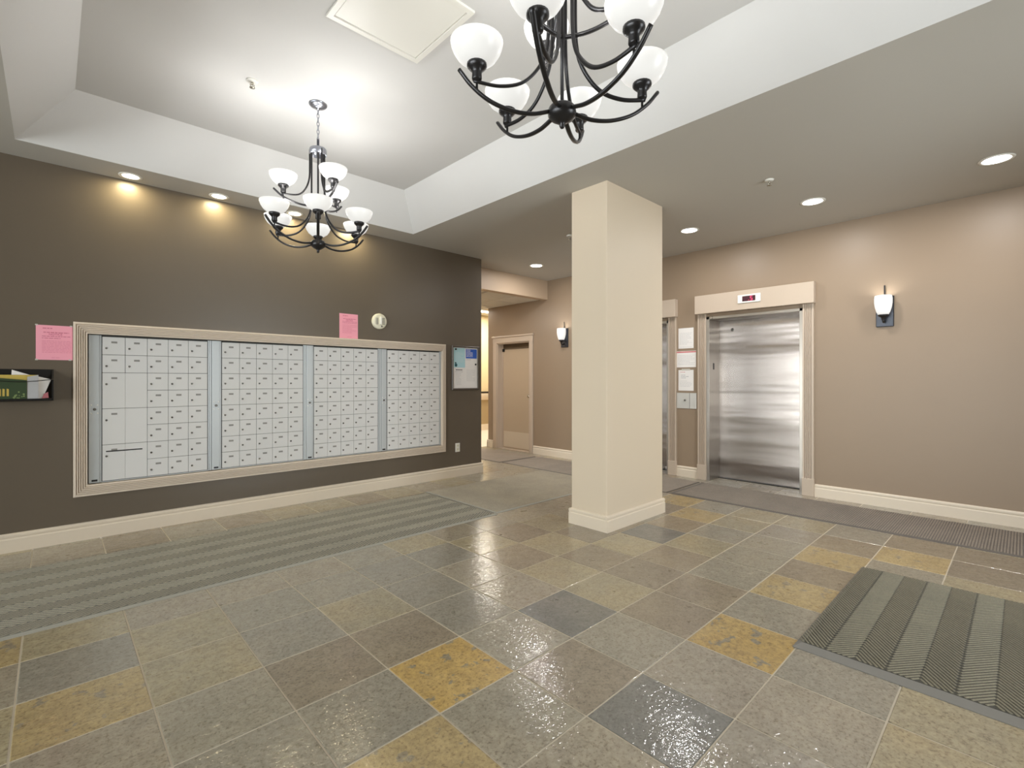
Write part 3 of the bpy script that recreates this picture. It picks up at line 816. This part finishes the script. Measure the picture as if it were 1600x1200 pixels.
text_mesh('floor_mark', '2', .045, 'dark_ink', el, (XW - .0135, E1[1] - .055, 2.136), (PI / 2, 0, -PI / 2))
elevator(E2[0], E2[1], 'elevator without a lit display standing across from the square column', False)

# papers and call panel between the elevators
def wsheet(y0, y1, z0, z1, label, kind):
    n = thing('notice', (XW, (y0 + y1) / 2, z0), label, 'notice', 'white notices between the elevators')
    MB().box(XW - .0016, XW - .0006, y0, y1, z0, z1).build('sheet', 'white_paper', n)
    r = random.Random(int(z0 * 100)); x = XW - .0018
    def rows(za, zb, k, mat, hh=.003, ya=.02, yb=.02):
        m = MB()
        for q in range(k):
            z = zb - (zb - za) * (q + .5) / k; yy = y1 - ya; end = y0 + yb + r.choice((0, 0, .03, .07))
            while yy > end + .01:
                w = min(r.uniform(.01, .035), yy - end)
                m.quad((x, yy, z - hh / 2), (x, yy - w, z - hh / 2), (x, yy - w, z + hh / 2), (x, yy, z + hh / 2)); yy -= w + .005
        m.build('printed_text', mat, n)
    H = z1 - z0
    if kind == 0: rows(z1 - .045, z1 - .025, 1, 'grey_ink', .008, .02, .12); rows(z0 + .05, z1 - .06, 9, 'grey_ink'); rows(z0 + .012, z0 + .026, 1, 'grey_ink')
    if kind == 1:
        MB().box(XW - .0020, XW - .0014, y0, y1, z1 - .022, z1 - .006).build('red_stripe', 'red_ink', n); rows(z0 + .03, z1 - .05, 7, 'grey_ink')
    if kind == 2: rows(z1 - .04, z1 - .02, 1, 'red_ink', .006, .03, .12); rows(z1 - .12, z1 - .06, 3, 'grey_ink', .007, .04, .04); rows(z0 + .05, z1 - .14, 5, 'grey_ink')
    return n
wsheet(3.070, 3.288, 1.752, 2.030, 'plain white notice topmost of the three between the elevators', 0)
wsheet(3.035, 3.315, 1.494, 1.716, 'wide white notice with a red stripe between the elevators', 1)
n3 = wsheet(3.070, 3.288, 1.175, 1.458, 'white notice just above the steel call panel', 2)
MB().box(XW - .0022, XW - .0004, 3.12, 3.24, 1.450, 1.474).build('tape', 'tape', n3)
cp = thing('call_panel', (XW, 3.173, .93), 'brushed steel elevator call panel with a button', 'call panel')
MB().box(XW - .008, XW, 3.024, 3.322, .932, 1.146, .002).build('face_plate', 'plate_steel', cp)
MB().disc_x(XW - .008, 3.19, 1.045, [(.014, 0), (.013, .004)], 16).build('call_button', 'lock_metal', cp)
MB().box(XW - .0095, XW - .0075, 3.12, 3.124, .935, 1.143).build('seam', 'mailbox_gap', cp)

# ------------------------------------------------------------------ passage door
dr = thing('door_1', (XW, (D0 + D1) / 2, 0), 'tan flush door with a pale kick plate in the passage', 'door', kind='structure')
DX = XW + .13
slab = MB().box(DX, DX + .045, D0 + .02, D1 - .02, .012, DZ - .12, .002).build('door_slab', 'door_paint', dr)
MB().box(DX - .002, DX, D0 + .045, D1 - .045, .03, .33).build('kick_plate', 'kick_plate_paint', slab)
kb = MB().disc_x(DX, D0 + .10, 1.02, [(.03, 0), (.028, .008), (.012, .012), (.012, .04), (.026, .05), (.03, .062), (.024, .074), (.008, .078)], 18)
kb.build('door_knob', 'brass_grey', slab)
for yy, s in ((D0, 1), (D1, -1)):
    m = MB().box(XW - .001, DX + .06, yy, yy + s * .018, 0, DZ); m.box(DX - .02, DX, yy, yy + s * .03, 0, DZ); m.build('door_jamb', 'casing_paint', dr)
    q = (yy - .092, yy + .004) if s > 0 else (yy - .004, yy + .11)
    m = MB().box(XW - .018, XW, q[0], q[1], 0, DZ + .004, .002); m.box(XW - .026, XW - .016, q[0] + .012, q[0] + .05, 0, DZ + .004, .002); m.build('casing', 'casing_paint', dr)
MB().box(XW - .001, DX + .06, D0, D1, DZ - .018, DZ).build('door_jamb_head', 'casing_paint', dr)
hc = MB().box(XW - .022, XW, D0 - .094, D1 + .112, DZ, DZ + .10, .002); hc.box(XW - .04, XW, D0 - .11, D1 + .128, DZ + .10, DZ + .13, .004)
hc.build('head_casing', 'casing_paint', dr)
MB().box(DX + .012, DX + .05, D0 + .018, D1 - .018, DZ - .117, DZ - .018).build('transom_strip', 'transom_paint', dr)
MB().box(DX - .03, DX - .002, D1 - .075, D1 - .032, DZ - .16, DZ - .105, .003).build('door_closer_bracket', 'black_plastic', dr)
MB().box(XW, DX + .06, D0, D1, -.002, .008).build('threshold', 'casing_paint', dr)

# ------------------------------------------------------------------ mats
def ribs_mesh(segs, w, h, z):
    m = MB()
    for (xa, ya), (xb, yb) in segs:
        dx, dy = xb - xa, yb - ya; L = math.hypot(dx, dy)
        if L < .01: continue
        nx, ny = -dy / L * w / 2, dx / L * w / 2
        vs = []
        for px, py in ((xa, ya), (xb, yb)):
            vs += [(px + nx, py + ny, z), (px + nx * .55, py + ny * .55, z + h), (px - nx * .55, py - ny * .55, z + h), (px - nx, py - ny, z)]
        m.add(vs, [(0, 1, 5, 4), (1, 2, 6, 5), (2, 3, 7, 6), (0, 3, 2, 1), (4, 5, 6, 7)])
    return m
def frame_border(m, x0, x1, y0, y1, bx0, bx1, by0, by1, z0, z1):
    """bevelled rubber edge around the pile; b.. are the four border widths"""
    o = [(x0, y0), (x1, y0), (x1, y1), (x0, y1)]; i = [(x0 + bx0, y0 + by0), (x1 - bx1, y0 + by0), (x1 - bx1, y1 - by1), (x0 + bx0, y1 - by1)]
    for k in range(4):
        a, b, c, d = o[k], o[(k + 1) % 4], i[(k + 1) % 4], i[k]
        if math.hypot(d[0] - a[0], d[1] - a[1]) < .004: continue
        vs = [(*a, z0), (*b, z0), (*a, z0 + .003), (*b, z0 + .003), (*c, z1), (*d, z1), (*c, z0), (*d, z0)]
        m.add(vs, [(0, 1, 3, 2), (2, 3, 4, 5), (5, 4, 6, 7), (7, 6, 1, 0), (0, 2, 5, 7), (1, 6, 4, 3)])
def clip(a, b, lim):
    """clip segment a-b to x between lim"""
    (xa, ya), (xb, yb) = a, b
    if xa > xb: xa, ya, xb, yb = xb, yb, xa, ya
    if xb <= lim[0] or xa >= lim[1]: return None
    if xa < lim[0]: t = (lim[0] - xa) / (xb - xa); xa, ya = lim[0], ya + t * (yb - ya)
    if xb > lim[1]: t = (lim[1] - xa) / (xb - xa); xb, yb = lim[1], ya + t * (yb - ya)
    return (xa, ya), (xb, yb)
def chevron(x0, x1, lanes, lane_w, y_top, pitch, lean, first, gap=.03):
    segs = []; g = lane_w * gap
    y = y_top; s = first
    for k in range(lanes):
        w = lane_w
        yt, yb = y - g, y - w + g
        n = int((x1 - x0 + w * 2) / pitch)
        for q in range(n):
            xa = x0 - w + q * pitch
            r = clip((xa, yt if s > 0 else yb), (xa + w * lean, yb if s > 0 else yt), (x0, x1))
            if r: segs.append(r)
        y -= w; s = -s
    return segs
def mat_thing(name, x0, x1, y0, y1, label, group, pile, border, b, z=.0, rib=None, ribm=None):
    t = thing(name, ((x0 + x1) / 2, (y0 + y1) / 2, z), label, 'mat', group)
    m = MB(); frame_border(m, x0, x1, y0, y1, b[0], b[1], b[2], b[3], z + .0002, z + .008); m.build('rubber_border', border, t)
    MB().box(x0 + b[0], x1 - b[1], y0 + b[2], y1 - b[3], z + .0004, z + .009).build('pile', pile, t)
    if rib:
        segs, w, h = rib
        tag(ribs_mesh(segs, w, h, z + .0088).build('ribs', ribm, t), kind='stuff')
    return t
GM = 'mats laid on the slate floor'
L = .1175
mat_thing('runner_mat', -1.7, 3.175, 3.555, 4.785, 'long chevron ribbed runner mat along the mailbox wall', GM, 'mat_groove_grey', 'pale_rubber', (.05, .02, .03, .015),
          rib=(chevron(-1.64, 3.145, 10, L, 4.765, .040, 1.5, 1, .0), .0120, .0022), ribm='mat_rib_grey')
mat_thing('speckled_mat', 3.19, 5.2, 3.585, 4.85, 'plain speckled mat between the chevron runner and the column', GM, 'mat_speckle', 'pale_rubber', (.02, .012, .03, .02))
seg3 = [((5.25, -1.55 + k * .018), (6.035, -1.55 + k * .018)) for k in range(int(4.36 / .018))]
mat_thing('ribbed_mat', 5.22, 6.06, -1.6, 2.85, 'grey brown cross ribbed mat in front of the lit elevator', GM, 'mat_groove_brown', 'black_rubber', (.014, .012, .02, .014),
          rib=(seg3, .0125, .003), ribm='mat_brown')
mat_thing('passage_mat', 5.215, 6.06, 2.88, 5.745, 'brown mat between the column and the mat at the passage door', GM, 'mat_brown', 'black_rubber', (.010, .010, .012, .012))
mat_thing('passage_mat', 5.19, 6.03, 5.775, 7.3, 'brown mat lying in front of the tan passage door', GM, 'mat_brown', 'black_rubber', (.010, .010, .012, .012))
dm = mat_thing('doormat', 2.66, 4.14, -.95, .79, 'olive grey chevron ribbed doormat with a grey rubber border', GM, 'mat_groove_olive', 'grey_rubber', (.07, .006, .03, .028),
          rib=(chevron(2.735, 4.132, 14, L, .76 + .026, .028, 1.25, -1), .0105, .0030), ribm='mat_rib_olive')

# ------------------------------------------------------------------ lamps
def point(name, at, watt, rgb, parent, r=.03, kind='POINT', size=None, blend=.5):
    l = bpy.data.lights.new(name, kind); l.energy = watt; l.color = rgb; l.shadow_soft_size = r
    if kind == 'SPOT': l.spot_size = size; l.spot_blend = blend
    o = bpy.data.objects.new(name, l)
    return place(o, at, parent)
WARM = (1.0, .985, .965)
def smooth_path(ctrl, n=6):
    """Catmull-Rom through control points"""
    P = [Vector(c) for c in ctrl]; P = [P[0] * 2 - P[1]] + P + [P[-1] * 2 - P[-2]]; out = []
    for i in range(1, len(P) - 2):
        for k in range(n):
            t = k / n; a, b, c, d = P[i - 1], P[i], P[i + 1], P[i + 2]
            out.append(.5 * ((2 * b) + (c - a) * t + (2 * a - 5 * b + 4 * c - d) * t * t + (3 * b - a - 3 * c + d) * t ** 3))
    out.append(P[-2]); return out
# dims relative to the tray ceiling: z below is absolute height for hub etc.
def chandelier(cx, cy, a_low, a_up, label):
    zc = TZ
    c = thing('chandelier', (cx, cy, 2.285), label, 'chandelier', 'two tier chandeliers hanging from the tray')
    MB().lathe([(.066, 0), (.066, -.006), (.058, -.016), (.03, -.028), (.012, -.032), (.010, -.044), (0, -.046)], cx, cy, zc, 28).build('canopy', 'lamplit_metal', c)
    ch = MB(); z = zc - .04; k = 0
    while z > 3.135:
        pts = []
        for q in range(13):
            th = 2 * PI * q / 12; u, v = .0085 * math.cos(th), .019 * math.sin(th)
            pts.append((cx + (u if k % 2 else 0), cy + (0 if k % 2 else u), z - .019 + v))
        ch.tube(pts, .0026, 6); z -= .030; k += 1
    ch.build('chain', 'lamplit_metal', c)
    MB().lathe([(0, 0), (.006, -.004), (.009, -.02), (.009, -.06), (.013, -.066), (.013, -.076), (0, -.078)], cx, cy, 3.14, 14).build('loop_stem', 'sconce_metal', c)
    MB().lathe([(.0, .012), (.03, .012), (.058, .006), (.062, -.002), (.062, -.042), (.056, -.044), (.056, -.006), (.0, 0)], cx, cy, 3.058, 30).build('top_collar', 'lamplit_metal', c)
    MB().tube([(cx, cy, 3.06), (cx, cy, 2.34)], .007, 10).build('centre_rod', 'fixture_metal', c)
    MB().lathe([(.0, .030), (.046, .030), (.051, .024), (.054, .008), (.054, -.004), (.044, -.016), (.022, -.030), (.010, -.036), (.011, -.044), (.007, -.052), (0, -.056)], cx, cy, 2.338, 30).build('hub', 'fixture_metal', c)
    def arm(ang, R, zl, low):
        ca, sa = math.cos(ang), math.sin(ang)
        P = lambda r, z: (cx + ca * r, cy + sa * r, z)
        if low: path = [P(.052, 3.05), P(.052, 2.80), P(.056, 2.62), P(.082, zl + .10), P(.15, zl + .022), P(.24, zl - .004), P(R + .012, zl + .004)]
        else: path = [P(.058, 3.05), P(.058, 2.92), P(.062, 2.83), P(.088, zl + .055), P(.14, zl + .006), P(R + .012, zl + .002)]
        mt = 'fixture_metal'
        a = MB().tube(smooth_path(path), .0085, 8, .75).build('arm', mt, c)
        if low: arc = [P(.05, 2.345), P(.12, 2.329), P(.20, 2.334), P(R - .045, zl - .062), P(R + .02, zl - .014), P(R + .066, zl + .040)]
        else: arc = [P(.012, 2.632), P(.06, 2.628), P(.13, 2.636), P(R - .03, zl - .035), P(R + .02, zl - .006), P(R + .066, zl + .036)]
        MB().tube(smooth_path(arc), .0098, 8, .75).build('scroll', mt, a)
        MB().lathe([(.0045, -.034), (.0045, .006), (.017, .008), (.019, .014), (.018, .034), (.021, .042), (.030, .050), (.037, .058), (.037, .068), (.0, .068)], cx + ca * R, cy + sa * R, zl, 18).build('lamp_cup', mt, a)
        z0 = zl + .066
        pr = [(.030, 0), (.052, .009), (.074, .027), (.088, .049), (.096, .070), (.098, .084), (.094, .084), (.092, .070), (.084, .050), (.070, .030), (.048, .013), (0.0, .006)]
        MB().lathe(pr, cx + ca * R, cy + sa * R, z0, 28).build('glass_shade', 'lit_shade', a)
        point('bulb', P(R, z0 + .076), BULB_W, WARM, a, .035)
    for k in range(6): arm(a_low + k * PI / 3, .328, 2.425, True)
    for k in range(3): arm(a_up + k * 2 * PI / 3, .24, 2.698, False)
    return c
A1 = math.atan2(-3.665, -1.456)
chandelier(1.456, 3.665, A1, A1 + math.radians(25), 'black two tier chandelier hung before the mailbox wall, lit bowl shades')
chandelier(1.42, 1.22, math.radians(27), math.radians(27 + 30), 'black two tier chandelier hung above the middle of the tile floor')

def downlight(x, y, z, label, group, warm, watt, spot, r=.075):
    d = thing('downlight', (x, y, z), label, 'downlight', group)
    MB().lathe([(r + .018, 0), (r + .018, -.004), (r, -.006), (r - .006, -.001), (r - .006, 0)], x, y, z, 28).build('trim_ring', 'white_plastic', d)
    MB().lathe([(r - .006, -.003), (r * .5, -.0045), (0, -.005)], x, y, z, 24).build('lens', 'lit_lens_warm' if warm else 'lit_lens', d)
    l = bpy.data.lights.new('lamp', 'AREA'); l.shape = 'DISK'; l.size = r * 1.8; l.energy = watt; l.color = (1.0, .85, .50) if warm else (1.0, .98, .97)
    place(bpy.data.objects.new('lamp', l), (x, y, z - .009), d)
    return d
DW = ['warm ceiling spot over the parcel mailbox cabinet', 'warm ceiling spot over the seam between parcel cabinet and next cabinet', 'warm ceiling spot over the cabinet beside the parcel cabinet', 'warm ceiling spot straight above the upright pink notice']
for k, x in enumerate((.482, 1.14, 1.83, 2.50)):
    downlight(x, 5.215, ZC, DW[k], 'warm spots washing the mailbox wall', True, WALLSPOT_W, 125, .064)
DD = ['white ceiling downlight before the passage header', 'white ceiling downlight close to the square column', 'white ceiling downlight above the lit elevator', 'white ceiling downlight before the wall sconce']
for k, (x, y) in enumerate(((5.313, 5.076), (5.347, 2.666), (5.353, 1.413), (5.374, .152))):
    downlight(x, y, ZC, DD[k], 'white downlights along the elevator wall', False, SPOT_W, 140, .09)
hl = thing('corridor_light', (6.45, 7.62, ZP), 'flat lit panel on the passage ceiling at the corridor', 'light')
MB().box(6.05, 6.95, 7.50, 7.74, ZP - .012, ZP + .0115, .003).build('frame', 'white_plastic', hl)
MB().box(6.07, 6.93, 7.52, 7.72, ZP - .016, ZP - .011).build('diffuser', 'lit_panel', hl)
l = bpy.data.lights.new('lamp', 'AREA'); l.shape = 'RECTANGLE'; l.size = .8; l.size_y = .18; l.energy = 22; l.color = (1, .95, .86)
place(bpy.data.objects.new('lamp', l), (6.5, 7.62, ZP - .02), hl)
hl2 = thing('corridor_light', (7.9, 9.0, 3.02), 'lit panel on the high ceiling of the side corridor', 'light')
MB().box(7.4, 8.4, 8.7, 9.3, 3.005, 3.02, .003).build('frame', 'white_plastic', hl2)
MB().box(7.43, 8.37, 8.73, 9.27, 3.0, 3.006).build('diffuser', 'lit_panel', hl2)
l = bpy.data.lights.new('lamp', 'AREA'); l.shape = 'RECTANGLE'; l.size = .9; l.size_y = .5; l.energy = 60; l.color = (1, .95, .86)
place(bpy.data.objects.new('lamp', l), (7.9, 9.0, 2.995), hl2)

hl3 = thing('passage_fill_light', (4.83, 6.75, ZP), 'added square fill panel, unseen in the passage ceiling beside the mailroom wall', 'light')  # panel out of view, added to brighten the passage and its door
MB().box(4.58, 5.08, 6.5, 7.0, ZP - .010, ZP, .003).build('frame', 'white_plastic', hl3)
MB().box(4.60, 5.06, 6.52, 6.98, ZP - .014, ZP - .009).build('diffuser', 'lit_panel', hl3)
l = bpy.data.lights.new('lamp', 'AREA'); l.shape = 'RECTANGLE'; l.size = .42; l.size_y = .42; l.energy = 24; l.color = (1, .97, .93)
place(bpy.data.objects.new('lamp', l), (4.83, 6.75, ZP - .02), hl3)

def sconce(y, label):
    s = thing('wall_sconce', (XW, y, 1.87), label, 'sconce', 'wall sconces on the tan wall')
    x = XW - .095
    MB().box(XW - .022, XW, y - .075, y + .075, 1.872, 2.19, .006).build('back_plate', 'sconce_metal', s)
    arc = smooth_path([(XW - .02, y, 1.93), (XW - .055, y, 1.915), (x, y, 1.925), (x, y, 1.955)])
    MB().tube(arc, .010, 8).build('arm', 'fixture_metal', s)
    MB().tube(smooth_path([(XW - .02, y, 2.10), (XW - .032, y, 2.16), (XW - .022, y, 2.22), (XW - .026, y, 2.30)]), [.008] * 12 + [.007] * 7, 8).build('finial_rod', 'fixture_metal', s)
    MB().lathe([(.0, -.012), (.012, -.010), (.016, 0), (.018, .016), (.03, .024), (.044, .032), (.046, .046), (0, .046)], x, y, 1.945, 20).build('lamp_cup', 'fixture_metal', s)
    z0 = 1.99
    MB().lathe([(.044, 0), (.058, .03), (.070, .075), (.076, .12), (.076, .165), (.072, .195), (.068, .195), (.072, .16), (.072, .12), (.066, .075), (.054, .032), (0, .006)], x, y, z0, 28).build('glass_shade', 'lit_sconce', s)
    point('bulb', (x, y, z0 + .16), SCONCE_W, WARM, s, .03)
sconce(.997, 'wall sconce with frosted glass shade on the plain tan wall')
sconce(5.33, 'wall sconce with frosted glass shade between passage door and column')

# ------------------------------------------------------------------ ceiling fittings
def sprinkler(x, y, z, label):
    s = thing('sprinkler', (x, y, z), label, 'sprinkler', 'sprinkler heads on the ceilings')
    MB().lathe([(.038, 0), (.036, -.008), (.016, -.012), (0, -.012)], x, y, z, 20).build('escutcheon', 'white_plastic', s)
    m = MB().tube([(x, y, z - .01), (x, y, z - .03)], .008, 8); m.tube([(x - .012, y, z - .026), (x - .012, y, z - .048)], .003, 6); m.tube([(x + .012, y, z - .026), (x + .012, y, z - .048)], .003, 6)
    m.build('frame_arms', 'brass_grey', s)
    MB().lathe([(.018, 0), (.018, -.002), (.006, -.005), (0, -.005)], x, y, z - .048, 12).build('deflector', 'brass_grey', s)
sprinkler(1.009, 3.69, TZ, 'sprinkler head on the white tray ceiling near a chandelier')
sprinkler(4.499, 1.518, ZC, 'sprinkler head on the low ceiling before the lit elevator')
sprinkler(4.496, 3.745, ZC, 'sprinkler head on the low ceiling beside the column top')
vt = thing('ceiling_hatch', (1.43, 2.43, TZ), 'white square access hatch on the raised tray ceiling', 'hatch')
cxv, cyv = 1.43, 2.43
m = MB()
for x0, x1, y0, y1 in ((-.30, .30, -.30, -.27), (-.30, .30, .27, .30), (-.30, -.27, -.27, .27), (.27, .30, -.27, .27)):
    m.box(cxv + x0, cxv + x1, cyv + y0, cyv + y1, TZ - .014, TZ)
m.build('frame', 'white_plastic', vt)
MB().box(cxv - .266, cxv + .266, cyv - .266, cyv + .266, TZ - .008, TZ, .002).build('panel', 'white_plastic', vt)
